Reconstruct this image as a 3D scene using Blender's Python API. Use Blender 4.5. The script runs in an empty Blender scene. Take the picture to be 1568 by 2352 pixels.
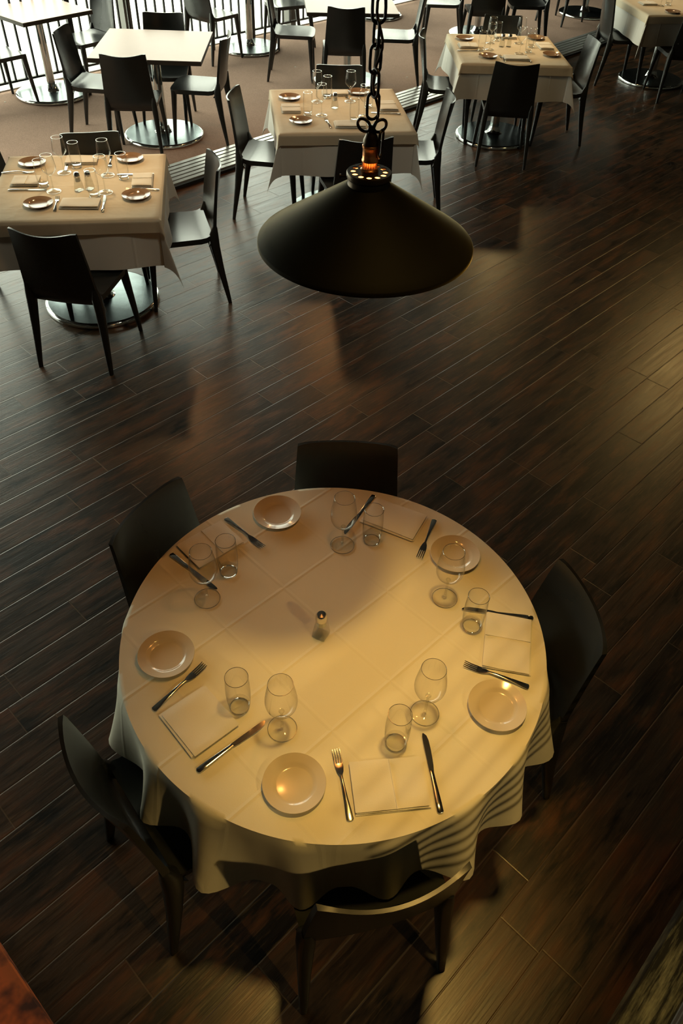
import bpy, bmesh, math, random
from mathutils import Matrix, Vector
from math import sin, cos, pi, sqrt, hypot, atan2, radians

random.seed(7)
SC = bpy.context.scene
COL = SC.collection
R = radians

# ------------------------------------------------------------------ camera
F_PX, PITCH, ROLL, CAM_H = 1754.0456, 0.7872, 0.0463, 2.675
cd = bpy.data.cameras.new('camera')
cam = bpy.data.objects.new('camera', cd)
COL.objects.link(cam)
r0 = Vector((1, 0, 0)); d0 = Vector((0, -sin(PITCH), -cos(PITCH))); fw = Vector((0, cos(PITCH), -sin(PITCH)))
cx_ = r0 * cos(ROLL) - d0 * sin(ROLL); cy_ = r0 * sin(ROLL) + d0 * cos(ROLL)
M = Matrix((cx_, -cy_, -fw)).transposed().to_4x4()
M.translation = (0, 0, CAM_H)
cam.matrix_world = M
cd.sensor_fit = 'VERTICAL'; cd.sensor_height = 36.0; cd.lens = F_PX * 36.0 / 2352.0
cd.clip_start = 0.02; cd.clip_end = 200
SC.camera = cam

# ------------------------------------------------------------------ colour management, sampling
SC.view_settings.view_transform = 'Standard'
SC.view_settings.look = 'None'
SC.view_settings.gamma = 1.0
SC.view_settings.use_curve_mapping = False
SC.view_settings.exposure = 0.0
cy = SC.cycles
cy.use_denoising = True
cy.max_bounces = 7; cy.diffuse_bounces = 3; cy.glossy_bounces = 4
cy.transmission_bounces = 4; cy.transparent_max_bounces = 14
cy.caustics_reflective = False; cy.caustics_refractive = False
cy.sample_clamp_indirect = 4.0
cy.use_adaptive_sampling = True

# ------------------------------------------------------------------ building axes (window wall runs along E1)
AZ = R(47.9)
E1 = Vector((cos(AZ), sin(AZ), 0)); E2 = Vector((-sin(AZ), cos(AZ), 0))
def tc(t, c, z=0.0): return E1 * t + E2 * c + Vector((0, 0, z))

# ------------------------------------------------------------------ world and lights
W = bpy.data.worlds.new('daylight'); SC.world = W; W.use_nodes = True
bg = W.node_tree.nodes['Background']
bg.inputs[0].default_value = (0.95, 1.0, 0.84, 1); bg.inputs[1].default_value = 6.6

def light(name, kind, loc, energy, color, target=None, **kw):
    l = bpy.data.lights.new(name, kind); l.energy = energy; l.color = color
    for k, v in kw.items():
        setattr(l, k, v)
    o = bpy.data.objects.new(name, l); COL.objects.link(o); o.location = loc
    if target is not None:
        o.rotation_euler = (Vector(target) - Vector(loc)).to_track_quat('-Z', 'Y').to_euler()
    return o
WT0, WT1, WH = -3.0, 12.3, 3.1
pc = tc((WT0 + WT1) / 2, 8.60, WH / 2)
po = light('window_daylight_portal', 'AREA', pc, 1.0, (1, 1, 1), pc - E2, shape='RECTANGLE', size=WT1 - WT0, size_y=WH)
po.data.cycles.is_portal = True

WARM = (1.0, 0.66, 0.26)
KEY = (0.40, 1.33, 4.05)
light('ceiling_spot_over_round_table', 'SPOT', KEY, 255, (1.0, 0.60, 0.14), (0.20, 1.13, 0.76), spot_size=R(27), spot_blend=1.0, shadow_soft_size=0.13)
AMB = (1.0, 0.47, 0.17)
light('pendant_bulb_light', 'POINT', (0.0239, 1.5545, 1.955), 5.6, (1.0, 0.40, 0.09), shadow_soft_size=0.03)
light('pendant_beyond_left_table', 'SPOT', (-1.50, 5.75, 1.95), 13, AMB, (-1.5, 5.0, 0.3), spot_size=R(160), spot_blend=0.5, shadow_soft_size=0.06)
light('pendant_beyond_middle_table', 'SPOT', (-0.25, 7.15, 1.95), 16, AMB, (-0.2, 6.2, 0.3), spot_size=R(160), spot_blend=0.5, shadow_soft_size=0.06)
light('pendant_beyond_right_table', 'SPOT', (1.75, 9.3, 1.95), 20, WARM, (1.5, 8.4, 0.3), spot_size=R(160), spot_blend=0.5, shadow_soft_size=0.06)
for nm, (x, y), pw in (('left', (-1.6, 4.75), 36), ('middle', (-0.15, 6.35), 22), ('right', (1.35, 8.2), 36), ('corner', (3.35, 10.2), 28)):
    light('pendant_over_%s_table' % nm, 'SPOT', (x, y, 1.95), pw, (1.0, 0.66, 0.31), (x, y, 0), spot_size=R(72), spot_blend=0.9, shadow_soft_size=0.05)
# ceiling spots of the room: one far right, one on the mezzanine behind its rail; plus an added fill for the table fronts
light('ceiling_spot_far_right', 'SPOT', (4.6, 9.0, 3.4), 85, (1.0, 0.62, 0.20), (2.1, 4.2, 0), spot_size=R(50), spot_blend=1.0, shadow_soft_size=0.18)
light('added_fill_table_fronts', 'SPOT', (0.6, 2.9, 4.2), 95, (1.0, 0.90, 0.68), (-0.6, 5.3, 0.4), spot_size=R(75), spot_blend=1.0, shadow_soft_size=0.25)  # added soft fill without a lamp of its own, brightens the cloth fronts
light('ceiling_spot_right_table', 'SPOT', (3.6, 5.4, 4.2), 60, (1.0, 0.70, 0.32), (1.8, 7.8, 0.5), spot_size=R(50), spot_blend=1.0, shadow_soft_size=0.2)
light('mezzanine_spot', 'SPOT', (2.0, -0.8, 2.9), 82, (1.0, 0.66, 0.22), (0.27, 0.80, 0.6), spot_size=R(32), spot_blend=0.8, shadow_soft_size=0.026)

# ------------------------------------------------------------------ materials
def new_mat(name):
    m = bpy.data.materials.new(name); m.use_nodes = True
    nt = m.node_tree
    return m, nt, nt.nodes['Principled BSDF']
def link(nt, a, b): nt.links.new(a, b)
def node(nt, typ, **kw):
    n = nt.nodes.new(typ)
    for k, v in kw.items(): setattr(n, k, v)
    return n
def math_n(nt, op, a, b=None, c=None):
    n = nt.nodes.new('ShaderNodeMath'); n.operation = op
    for i, v in enumerate((a, b, c)):
        if v is None: continue
        if hasattr(v, 'is_linked'): nt.links.new(v, n.inputs[i])
        else: n.inputs[i].default_value = v
    return n.outputs[0]
def mixc(nt, fac, a, b, mode='MIX'):
    n = nt.nodes.new('ShaderNodeMix'); n.data_type = 'RGBA'; n.blend_type = mode
    for i, v in ((0, fac), (6, a), (7, b)):
        if hasattr(v, 'is_linked'): nt.links.new(v, n.inputs[i])
        elif i == 0: n.inputs[0].default_value = v
        else: n.inputs[i].default_value = (*v, 1)
    return n.outputs[2]
def noise(nt, vec, scale, detail=4, rough=0.55):
    n = nt.nodes.new('ShaderNodeTexNoise'); n.inputs['Scale'].default_value = scale
    n.inputs['Detail'].default_value = detail; n.inputs['Roughness'].default_value = rough
    if vec is not None: nt.links.new(vec, n.inputs['Vector'])
    return n.outputs['Fac']
def ramp(nt, fac, lo, hi):
    n = nt.nodes.new('ShaderNodeMapRange'); n.inputs['From Min'].default_value = lo; n.inputs['From Max'].default_value = hi
    n.clamp = True
    nt.links.new(fac, n.inputs['Value']); return n.outputs['Result']
def bump(nt, bsdf, h, strength, dist=0.01):
    b = nt.nodes.new('ShaderNodeBump'); b.inputs['Strength'].default_value = strength; b.inputs['Distance'].default_value = dist
    nt.links.new(h, b.inputs['Height']); nt.links.new(b.outputs[0], bsdf.inputs['Normal'])
def objco(nt): return nt.nodes.new('ShaderNodeTexCoord').outputs['Object']

def simple(name, col, rough=0.5, metal=0.0, nscale=0, namt=0.0, bstr=0.0, spec=0.5):
    m, nt, b = new_mat(name)
    b.inputs['Base Color'].default_value = (*col, 1); b.inputs['Roughness'].default_value = rough; b.inputs['Metallic'].default_value = metal
    b.inputs['Specular IOR Level'].default_value = spec
    if nscale:
        f = noise(nt, objco(nt), nscale)
        dark = tuple(c * (1 - namt) for c in col); lite = tuple(min(1, c * (1 + namt)) for c in col)
        link(nt, mixc(nt, f, dark, lite), b.inputs['Base Color'])
        if bstr: bump(nt, b, f, bstr, 0.004)
    return m

def wood_floor():
    m, nt, b = new_mat('dark_plank_floor')
    co = node(nt, 'ShaderNodeTexCoord').outputs['Object']
    mp = node(nt, 'ShaderNodeMapping'); mp.inputs['Rotation'].default_value = (0, 0, -R(47.0)); link(nt, co, mp.inputs[0])
    sx = node(nt, 'ShaderNodeSeparateXYZ'); link(nt, mp.outputs[0], sx.inputs[0])
    PW, PL = 0.150, 1.25
    ry_ = math_n(nt, 'DIVIDE', sx.outputs[1], PW); row = math_n(nt, 'FLOOR', ry_); fy = math_n(nt, 'FRACT', ry_)
    wn = node(nt, 'ShaderNodeTexWhiteNoise', noise_dimensions='1D'); link(nt, row, wn.inputs['W'])
    xs = math_n(nt, 'ADD', sx.outputs[0], math_n(nt, 'MULTIPLY', wn.outputs[0], 9.0))
    rx_ = math_n(nt, 'DIVIDE', xs, PL); colm = math_n(nt, 'FLOOR', rx_); fx = math_n(nt, 'FRACT', rx_)
    dy = math_n(nt, 'MULTIPLY', math_n(nt, 'MINIMUM', fy, math_n(nt, 'SUBTRACT', 1.0, fy)), PW)
    dx = math_n(nt, 'MULTIPLY', math_n(nt, 'MINIMUM', fx, math_n(nt, 'SUBTRACT', 1.0, fx)), PL)
    d = math_n(nt, 'MINIMUM', dy, dx)
    seam = math_n(nt, 'SUBTRACT', 1.0, ramp(nt, d, 0.0008, 0.0034))
    cid = node(nt, 'ShaderNodeCombineXYZ'); link(nt, row, cid.inputs[0]); link(nt, colm, cid.inputs[1])
    wn2 = node(nt, 'ShaderNodeTexWhiteNoise', noise_dimensions='3D'); link(nt, cid.outputs[0], wn2.inputs['Vector'])
    # grain coordinates, different on every board
    def gco(kx, ky, kz):
        g = node(nt, 'ShaderNodeCombineXYZ')
        link(nt, math_n(nt, 'MULTIPLY', xs, kx), g.inputs[0]); link(nt, math_n(nt, 'MULTIPLY', sx.outputs[1], ky), g.inputs[1])
        link(nt, math_n(nt, 'MULTIPLY', wn2.outputs[0], kz), g.inputs[2]); return g.outputs[0]
    grain = noise(nt, gco(7.0, 120.0, 31.0), 1.0, 5, 0.65)
    grain2 = noise(nt, gco(2.5, 40.0, 23.0), 1.0, 4, 0.6)
    patch = noise(nt, gco(2.6, 9.0, 17.0), 1.4, 5, 0.62)
    c1 = mixc(nt, wn2.outputs[0], (0.019, 0.013, 0.0075), (0.082, 0.045, 0.0225))
    c2 = mixc(nt, ramp(nt, patch, 0.50, 0.66), c1, (0.125, 0.046, 0.015))
    c3 = mixc(nt, ramp(nt, patch, 0.46, 0.34), c2, (0.010, 0.008, 0.006))
    c3 = mixc(nt, math_n(nt, 'MULTIPLY', ramp(nt, grain2, 0.48, 0.36), 0.5), c3, (0.010, 0.007, 0.005))
    c4 = mixc(nt, math_n(nt, 'MULTIPLY', ramp(nt, grain, 0.56, 0.72), 0.45), c3, (0.22, 0.135, 0.060))
    c5 = mixc(nt, math_n(nt, 'MULTIPLY', seam, 0.42), c4, (0.18, 0.12, 0.062))  # seams lighter than the boards: bevel highlights put into the colour
    link(nt, c5, b.inputs['Base Color'])
    rg = math_n(nt, 'ADD', 0.20, math_n(nt, 'ADD', math_n(nt, 'MULTIPLY', grain2, 0.16), math_n(nt, 'MULTIPLY', patch, 0.10))); link(nt, rg, b.inputs['Roughness'])
    b.inputs['Specular IOR Level'].default_value = 0.7
    h = math_n(nt, 'SUBTRACT', math_n(nt, 'ADD', math_n(nt, 'MULTIPLY', grain, 0.45), math_n(nt, 'MULTIPLY', grain2, 0.5)), math_n(nt, 'MULTIPLY', seam, 0.6))
    bump(nt, b, h, 0.40, 0.003)
    return m

def weathered_boards():
    m, nt, b = new_mat('weathered_olive_boards')
    co = node(nt, 'ShaderNodeTexCoord').outputs['Object']
    mr_ = node(nt, 'ShaderNodeMapping'); mr_.inputs['Rotation'].default_value = (0, 0, -AZ); link(nt, co, mr_.inputs[0])
    mp = node(nt, 'ShaderNodeMapping'); mp.inputs['Scale'].default_value = (4.0, 42.0, 4.0)
    link(nt, mr_.outputs[0], mp.inputs[0])
    g = noise(nt, mp.outputs[0], 1.0, 6, 0.68); g2 = noise(nt, co, 9.0, 4, 0.6)
    c = mixc(nt, ramp(nt, g, 0.46, 0.62), (0.010, 0.012, 0.008), (0.34, 0.36, 0.23))
    c = mixc(nt, ramp(nt, g2, 0.45, 0.6), c, mixc(nt, 0.6, c, (0.02, 0.02, 0.014)))
    link(nt, c, b.inputs['Base Color']); b.inputs['Roughness'].default_value = 0.6
    bump(nt, b, g, 0.5, 0.004)
    return m

def cloth_mat(name, col, crease=0.0, pitch=0.23, rot=46.0, wrinkle=0.25):
    m, nt, b = new_mat(name)
    b.inputs['Roughness'].default_value = 0.85; b.inputs['Specular IOR Level'].default_value = 0.15
    co = objco(nt)
    mp = node(nt, 'ShaderNodeMapping'); mp.inputs['Rotation'].default_value = (0, 0, -R(rot)); link(nt, co, mp.inputs[0])
    sx = node(nt, 'ShaderNodeSeparateXYZ'); link(nt, mp.outputs[0], sx.inputs[0])
    def lines(v):
        f = math_n(nt, 'FRACT', math_n(nt, 'ADD', math_n(nt, 'DIVIDE', v, pitch), 0.5))
        dd = math_n(nt, 'ABSOLUTE', math_n(nt, 'SUBTRACT', f, 0.5))
        return math_n(nt, 'SUBTRACT', 1.0, ramp(nt, dd, 0.0, 0.035))
    l = math_n(nt, 'MAXIMUM', lines(sx.outputs[0]), lines(sx.outputs[1]))
    n1 = noise(nt, co, 5.0, 3, 0.5); n2 = noise(nt, co, 420.0, 2, 0.5)
    h = math_n(nt, 'ADD', math_n(nt, 'MULTIPLY', l, crease), math_n(nt, 'ADD', math_n(nt, 'MULTIPLY', n1, wrinkle * 4), math_n(nt, 'MULTIPLY', n2, 0.05)))
    bump(nt, b, h, 0.6, 0.006)
    link(nt, mixc(nt, n1, tuple(c * 0.94 for c in col), col), b.inputs['Base Color'])
    return m

def thin_glass(name, tint=(0.95, 0.96, 0.94), edge=0.75, base=0.04, pw=3.5, rim=None):
    m, nt, b = new_mat(name); nt.nodes.remove(b)
    out = nt.nodes['Material Output']
    tr = node(nt, 'ShaderNodeBsdfTransparent'); tr.inputs[0].default_value = (*tint, 1)
    gl = node(nt, 'ShaderNodeBsdfGlossy'); gl.inputs['Roughness'].default_value = 0.03; gl.inputs[0].default_value = (1, 1, 1, 1)
    lw = node(nt, 'ShaderNodeLayerWeight'); lw.inputs['Blend'].default_value = 0.5
    if rim: link(nt, mixc(nt, math_n(nt, 'POWER', lw.outputs['Facing'], 3.0), tint, rim), tr.inputs[0])   # longer path through the wall; tint also stands in for refraction outlines
    fac = math_n(nt, 'ADD', base, math_n(nt, 'MULTIPLY', math_n(nt, 'POWER', lw.outputs['Facing'], pw), edge))
    mx = node(nt, 'ShaderNodeMixShader'); link(nt, fac, mx.inputs[0]); link(nt, tr.outputs[0], mx.inputs[1]); link(nt, gl.outputs[0], mx.inputs[2])
    link(nt, mx.outputs[0], out.inputs[0])
    return m

def solid_glass(name):
    m, nt, b = new_mat(name)
    b.inputs['Transmission Weight'].default_value = 1.0; b.inputs['Roughness'].default_value = 0.02; b.inputs['IOR'].default_value = 1.48
    return m
def emit(name, col, s):
    m, nt, b = new_mat(name); b.inputs['Base Color'].default_value = (0.1, 0.1, 0.1, 1)
    b.inputs['Emission Color'].default_value = (*col, 1); b.inputs['Emission Strength'].default_value = s
    return m
def carpet_mat():
    m, nt, b = new_mat('brown_carpet'); co = objco(nt)
    n1 = noise(nt, co, 260, 3, 0.6); n2 = noise(nt, co, 1.4, 4, 0.6)
    c = mixc(nt, ramp(nt, n1, 0.35, 0.65), (0.30, 0.20, 0.150), (0.60, 0.40, 0.305))
    c = mixc(nt, math_n(nt, 'MULTIPLY', ramp(nt, n2, 0.35, 0.7), 0.35), c, (0.29, 0.19, 0.14))
    link(nt, c, b.inputs['Base Color']); b.inputs['Roughness'].default_value = 0.95; b.inputs['Specular IOR Level'].default_value = 0.1
    bump(nt, b, n1, 0.6, 0.006)
    return m
def chrome_brushed():
    m, nt, b = new_mat('polished_chrome'); b.inputs['Metallic'].default_value = 1.0
    n1 = noise(nt, objco(nt), 9.0, 5, 0.65)
    link(nt, mixc(nt, n1, (0.55, 0.58, 0.58), (0.80, 0.82, 0.80)), b.inputs['Base Color'])
    link(nt, math_n(nt, 'ADD', 0.07, math_n(nt, 'MULTIPLY', n1, 0.12)), b.inputs['Roughness'])
    return m
def mottled_orange():
    m, nt, b = new_mat('mottled_orange_upholstery'); co = objco(nt)
    n1 = noise(nt, co, 13.0, 3, 0.5)
    c = mixc(nt, ramp(nt, n1, 0.42, 0.60), (0.90, 0.19, 0.035), (0.13, 0.035, 0.014))
    link(nt, c, b.inputs['Base Color']); b.inputs['Roughness'].default_value = 0.7
    return m

MT = dict(
    floor=wood_floor(), mezz=weathered_boards(), carpet=carpet_mat(),
    wall=simple('brown_painted_wall', (0.09, 0.075, 0.06), 0.8, 0, 3, 0.15),
    ceil=simple('dark_ceiling', (0.05, 0.045, 0.04), 0.9, 0, 3, 0.15),
    sill=simple('white_painted_sill', (0.78, 0.78, 0.74), 0.5, 0, 4, 0.04),
    outside=simple('pale_concrete_terrace', (0.80, 0.80, 0.76), 0.9, 0, 1.5, 0.05),
    rail=simple('dark_railing_paint', (0.022, 0.022, 0.018), 0.5, 0, 8, 0.2),
    post=simple('grey_window_post', (0.16, 0.155, 0.14), 0.45, 0, 5, 0.1),
    pane=thin_glass('window_glass', (0.97, 0.98, 0.96), 0.4),
    chair=simple('black_plastic', (0.021, 0.0225, 0.021), 0.26, 0, 30, 0.15, 0.02, 0.5),
    chrome=chrome_brushed(),
    laminate=simple('cream_laminate', (0.80, 0.585, 0.50), 0.42, 0, 14, 0.03, 0.0, 0.4),
    edge=simple('dark_tabletop_edge', (0.05, 0.035, 0.022), 0.5, 0, 10, 0.15),
    cloth=cloth_mat('white_linen', (0.78, 0.76, 0.70), 0.55, 0.32, 0.0, 0.25),
    rcloth=cloth_mat('white_linen_round', (0.80, 0.755, 0.61), 0.21, 0.235, 46.0, 0.25),
    topper=cloth_mat('beige_paper', (0.70, 0.605, 0.45), 0.12, 0.31, 0.0, 0.8),
    napkin=cloth_mat('cream_napkin', (0.80, 0.76, 0.66), 0.0, 0.2, 0.0, 0.4),
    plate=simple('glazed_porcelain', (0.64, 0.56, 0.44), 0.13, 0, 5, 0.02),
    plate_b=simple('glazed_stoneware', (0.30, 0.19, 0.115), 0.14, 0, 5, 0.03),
    steel=simple('polished_steel', (0.62, 0.60, 0.57), 0.14, 1.0, 20, 0.04),
    glass=thin_glass('drinking_glass', (0.985, 0.985, 0.975), 0.55, 0.015, 3.0, (0.42, 0.42, 0.38)), gbase=thin_glass('thick_glass', (0.95, 0.95, 0.92), 0.6, 0.06, 2.0, (0.62, 0.62, 0.58)),
    grim=thin_glass('glass_rim', (0.80, 0.80, 0.77), 0.6, 0.35, 1.0),
    sglass=thin_glass('cut_glass', (0.86, 0.86, 0.83), 0.9),
    salt=simple('white_salt', (0.85, 0.82, 0.72), 0.9, 0, 90, 0.05),
    shade=simple('dark_bronze_shade', (0.003, 0.0028, 0.0025), 0.6, 0.0, 18, 0.18, 0.0, 0.03),
    shade_in=simple('pale_shade_lining', (0.75, 0.66, 0.48), 0.6, 0, 6, 0.03),
    bronze=simple('dark_bronze', (0.06, 0.042, 0.026), 0.35, 0.9, 18, 0.2),
    copper=simple('copper_socket', (0.75, 0.33, 0.13), 0.26, 1.0, 25, 0.12),
    iron=simple('black_iron_chain', (0.045, 0.038, 0.036), 0.38, 0.85, 40, 0.3),
    cord=simple('brown_cord', (0.10, 0.05, 0.025), 0.8, 0, 60, 0.2),
    bulb=emit('glowing_bulb', (1.0, 0.33, 0.075), 9.0), brushed=simple('brushed_steel', (0.20, 0.245, 0.255), 0.25, 1.0, 9, 0.5),
    grille=simple('anodised_grille', (0.58, 0.58, 0.55), 0.36, 0.7, 12, 0.1),
    pit=simple('black_pit', (0.008, 0.008, 0.008), 0.9, 0, 10, 0.1),
    orange=mottled_orange(),
    scrap=simple('white_scrap', (0.75, 0.72, 0.66), 0.9, 0, 50, 0.05),
)

_b = MT['shade'].node_tree.nodes['Principled BSDF']
_b.inputs['Sheen Weight'].default_value = 1.0; _b.inputs['Sheen Roughness'].default_value = 0.28; _b.inputs['Sheen Tint'].default_value = (1.0, 0.84, 0.50, 1)

# ------------------------------------------------------------------ mesh helpers
class MB:
    def __init__(s): s.v = []; s.f = []; s.mi = []
    def add(s, verts, faces, mi=0):
        o = len(s.v); s.v += [tuple(v) for v in verts]; s.f += [tuple(i + o for i in f) for f in faces]; s.mi += [mi] * len(faces); return s
    def box(s, c, h, rot=0.0, mi=0, bev=0.0):
        ca, sa = cos(rot), sin(rot)
        if bev <= 0:
            vs = [(x, y, z) for z in (-1, 1) for y in (-1, 1) for x in (-1, 1)]
            P = [(c[0] + ca * x * h[0] - sa * y * h[1], c[1] + sa * x * h[0] + ca * y * h[1], c[2] + z * h[2]) for x, y, z in vs]
            return s.add(P, [(0, 2, 3, 1), (4, 5, 7, 6), (0, 1, 5, 4), (2, 6, 7, 3), (0, 4, 6, 2), (1, 3, 7, 5)], mi)
        # rounded-corner slab: ring profile
        n = 6; ring = []
        for q, (sx_, sy_) in enumerate(((1, 1), (-1, 1), (-1, -1), (1, -1))):
            for k in range(n + 1):
                a = pi / 2 * (q + k / n); ring.append((sx_ * (h[0] - bev) + bev * cos(a), sy_ * (h[1] - bev) + bev * sin(a)))
        eb = min(bev, h[2]) * 0.6
        levels = [(-h[2], eb), (-h[2] + eb, 0), (h[2] - eb, 0), (h[2], eb)]
        P = []; N = len(ring)
        for z, ins in levels:
            for x, y in ring:
                k = 1 - ins / max(hypot(x, y), 1e-6)
                x2, y2 = x * k, y * k
                P.append((c[0] + ca * x2 - sa * y2, c[1] + sa * x2 + ca * y2, c[2] + z))
        F = []
        for l in range(3):
            for i in range(N):
                j = (i + 1) % N; F.append((l * N + i, l * N + j, (l + 1) * N + j, (l + 1) * N + i))
        F.append(tuple(range(N - 1, -1, -1))); F.append(tuple(3 * N + i for i in range(N)))
        return s.add(P, F, mi)
    def lathe(s, prof, n=32, c=(0, 0, 0), mi=0, closed=False):
        P = []; F = []
        for r, z in prof:
            for k in range(n):
                a = 2 * pi * k / n; P.append((c[0] + r * cos(a), c[1] + r * sin(a), c[2] + z))
        m = len(prof)
        for i in range(m - 1 + (1 if closed else 0)):
            i2 = (i + 1) % m
            for k in range(n):
                k2 = (k + 1) % n; F.append((i * n + k, i * n + k2, i2 * n + k2, i2 * n + k))
        return s.add(P, F, mi)
    def tube(s, pts, rad, n=8, closed=False, mi=0):
        pts = [Vector(p) for p in pts]; m = len(pts); P = []; F = []
        rr = rad if isinstance(rad, (list, tuple)) else [rad] * m
        up = None
        for i, p in enumerate(pts):
            if closed: t = pts[(i + 1) % m] - pts[i - 1]
            else: t = pts[min(i + 1, m - 1)] - pts[max(i - 1, 0)]
            t.normalize()
            if up is None: up = Vector((0, 0, 1)) if abs(t.z) < 0.9 else Vector((1, 0, 0))
            b = t.cross(up); b.normalize(); up = b.cross(t); up.normalize()
            for k in range(n):
                a = 2 * pi * k / n; P.append(p + (b * cos(a) + up * sin(a)) * rr[i])
        for i in range(m if closed else m - 1):
            i2 = (i + 1) % m
            for k in range(n):
                k2 = (k + 1) % n; F.append((i * n + k, i * n + k2, i2 * n + k2, i2 * n + k))
        if not closed:
            F.append(tuple(range(n - 1, -1, -1))); F.append(tuple((m - 1) * n + k for k in range(n)))
        return s.add(P, F, mi)
    def loft(s, secs, mi=0):
        # secs: list of rings with the same vertex count, capped
        n = len(secs[0]); P = [p for sec in secs for p in sec]; F = []
        for i in range(len(secs) - 1):
            for k in range(n):
                k2 = (k + 1) % n; F.append((i * n + k, i * n + k2, (i + 1) * n + k2, (i + 1) * n + k))
        F.append(tuple(range(n - 1, -1, -1))); F.append(tuple((len(secs) - 1) * n + k for k in range(n)))
        return s.add(P, F, mi)
    def shell(s, top, bot, nu, nv, mi=0):
        # closed slab between two grids [v][u]
        P = [p for p in top] + [p for p in bot]; o = nu * nv; F = []
        for j in range(nv - 1):
            for i in range(nu - 1):
                a = j * nu + i; F.append((a, a + 1, a + nu + 1, a + nu)); F.append((o + a, o + a + nu, o + a + nu + 1, o + a + 1))
        rim = [i for i in range(nu)] + [j * nu + nu - 1 for j in range(1, nv)] + [(nv - 1) * nu + i for i in range(nu - 2, -1, -1)] + [j * nu for j in range(nv - 2, 0, -1)]
        for k in range(len(rim)):
            a, b2 = rim[k], rim[(k + 1) % len(rim)]; F.append((a, o + a, o + b2, b2))
        return s.add(P, F, mi)
    def build(s, name, mats, parent=None, smooth=40):
        me = bpy.data.meshes.new(name); me.from_pydata(s.v, [], s.f)
        if not isinstance(mats, (list, tuple)): mats = [mats]
        for m in mats: me.materials.append(m)
        for p, i in zip(me.polygons, s.mi): p.material_index = i
        me.validate()
        bm = bmesh.new(); bm.from_mesh(me); bmesh.ops.recalc_face_normals(bm, faces=bm.faces); bm.to_mesh(me); bm.free()
        me.update()
        if smooth:
            for p in me.polygons: p.use_smooth = True
            me.set_sharp_from_angle(angle=R(smooth))
        o = bpy.data.objects.new(name, me); COL.objects.link(o)
        if parent is not None: o.parent = parent
        return o

def sq_ring(cx, cy, z, hx, hy, e=0.55, n=12):
    out = []
    for k in range(n):
        a = 2 * pi * (k + 0.5) / n; ca, sa = cos(a), sin(a)
        out.append((cx + hx * math.copysign(abs(ca) ** e, ca), cy + hy * math.copysign(abs(sa) ** e, sa), z))
    return out

def tag(o, label=None, cat=None, group=None, kind=None):
    if label: o['label'] = label
    if cat: o['category'] = cat
    if group: o['group'] = group
    if kind: o['kind'] = kind
    return o
def struct(o, label=None): return tag(o, label, None, None, 'structure')
def empty(name, loc=(0, 0, 0), rz=0.0):
    o = bpy.data.objects.new(name, None); o.empty_display_size = 0.1; COL.objects.link(o)
    o.location = loc; o.rotation_euler = (0, 0, rz); return o
def copy_tree(o, parent=None):
    c = o.copy(); COL.objects.link(c)
    if parent is not None: c.parent = parent; c.matrix_parent_inverse = o.matrix_parent_inverse.copy()
    for ch in list(o.children): copy_tree(ch, c)
    return c
_first = {}
def place(key, maker, loc, rz, label, cat, group):
    if key not in _first:
        o = maker(); _first[key] = o
    else:
        src = _first[key]; o = copy_tree(src)
    o.location = loc; o.rotation_euler = (0, 0, rz)
    return tag(o, label, cat, group)

# ------------------------------------------------------------------ the setting
def slab_tc(name, t0, t1, c0, c1, z0, z1, mat):
    mb = MB(); mb.box((*((E1 * ((t0 + t1) / 2) + E2 * ((c0 + c1) / 2)).xy), (z0 + z1) / 2), ((t1 - t0) / 2, (c1 - c0) / 2, (z1 - z0) / 2), AZ)
    return struct(mb.build(name, mat, smooth=0))
T0, T1, C0, C1, HC = -6.0, 17.0, -4.0, 8.60, 4.4
slab_tc('floor', T0, T1, C0, 8.62, -0.12, 0.0, MT['floor'])
slab_tc('carpet', T0, T1, 5.83, 8.535, 0.0, 0.006, MT['carpet'])
slab_tc('ceiling', T0, T1, C0, 8.9, HC, HC + 0.15, MT['ceil'])
slab_tc('wall_back', T0, T1, C0 - 0.2, C0, 0.0, HC, MT['wall'])
slab_tc('wall_left', T0 - 0.2, T0, C0, 8.9, 0.0, HC, MT['wall'])
slab_tc('wall_right', T1, T1 + 0.2, C0, 8.9, 0.0, HC, MT['wall'])
mb = MB()
def seg(t0, t1, z0, z1):
    mb.box((*(tc((t0 + t1) / 2, 8.76).xy), (z0 + z1) / 2), ((t1 - t0) / 2, 0.14, (z1 - z0) / 2), AZ)
seg(T0, WT0, 0, HC); seg(WT1, T1, 0, HC); seg(WT0, WT1, WH, HC)
struct(mb.build('wall_front', MT['wall'], smooth=0))
slab_tc('trim_1', T0, T1, 8.535, 8.74, 0.0, 0.018, MT['sill'])
slab_tc('outside_ground', -30, 40, 8.90, 45, -0.20, -0.05, MT['outside'])

# windows: one frame post on the left of each bay, one pane per bay
bays = [WT0, -1.9, 0.6, 3.05, 5.55, 8.08, 10.6, WT1]
for i in range(len(bays) - 1):
    t0, t1 = bays[i], bays[i + 1]
    w = empty('window_%d' % (i + 1), tc(t0, 8.66)); w.rotation_euler = (0, 0, AZ); struct(w)
    f = MB(); f.box((0.0, -0.02, WH / 2), (0.045, 0.075, WH / 2 - 0.002)); f.box(((t1 - t0) / 2, 0.04, WH - 0.05), ((t1 - t0) / 2 - 0.05, 0.03, 0.046))
    f.build('window_frame', MT['post'], w, smooth=0)
    p = MB(); p.box(((t1 - t0) / 2, 0.05, WH / 2), ((t1 - t0) / 2 - 0.05, 0.004, WH / 2 - 0.03)); p.build('window_pane', MT['pane'], w, smooth=0)

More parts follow.
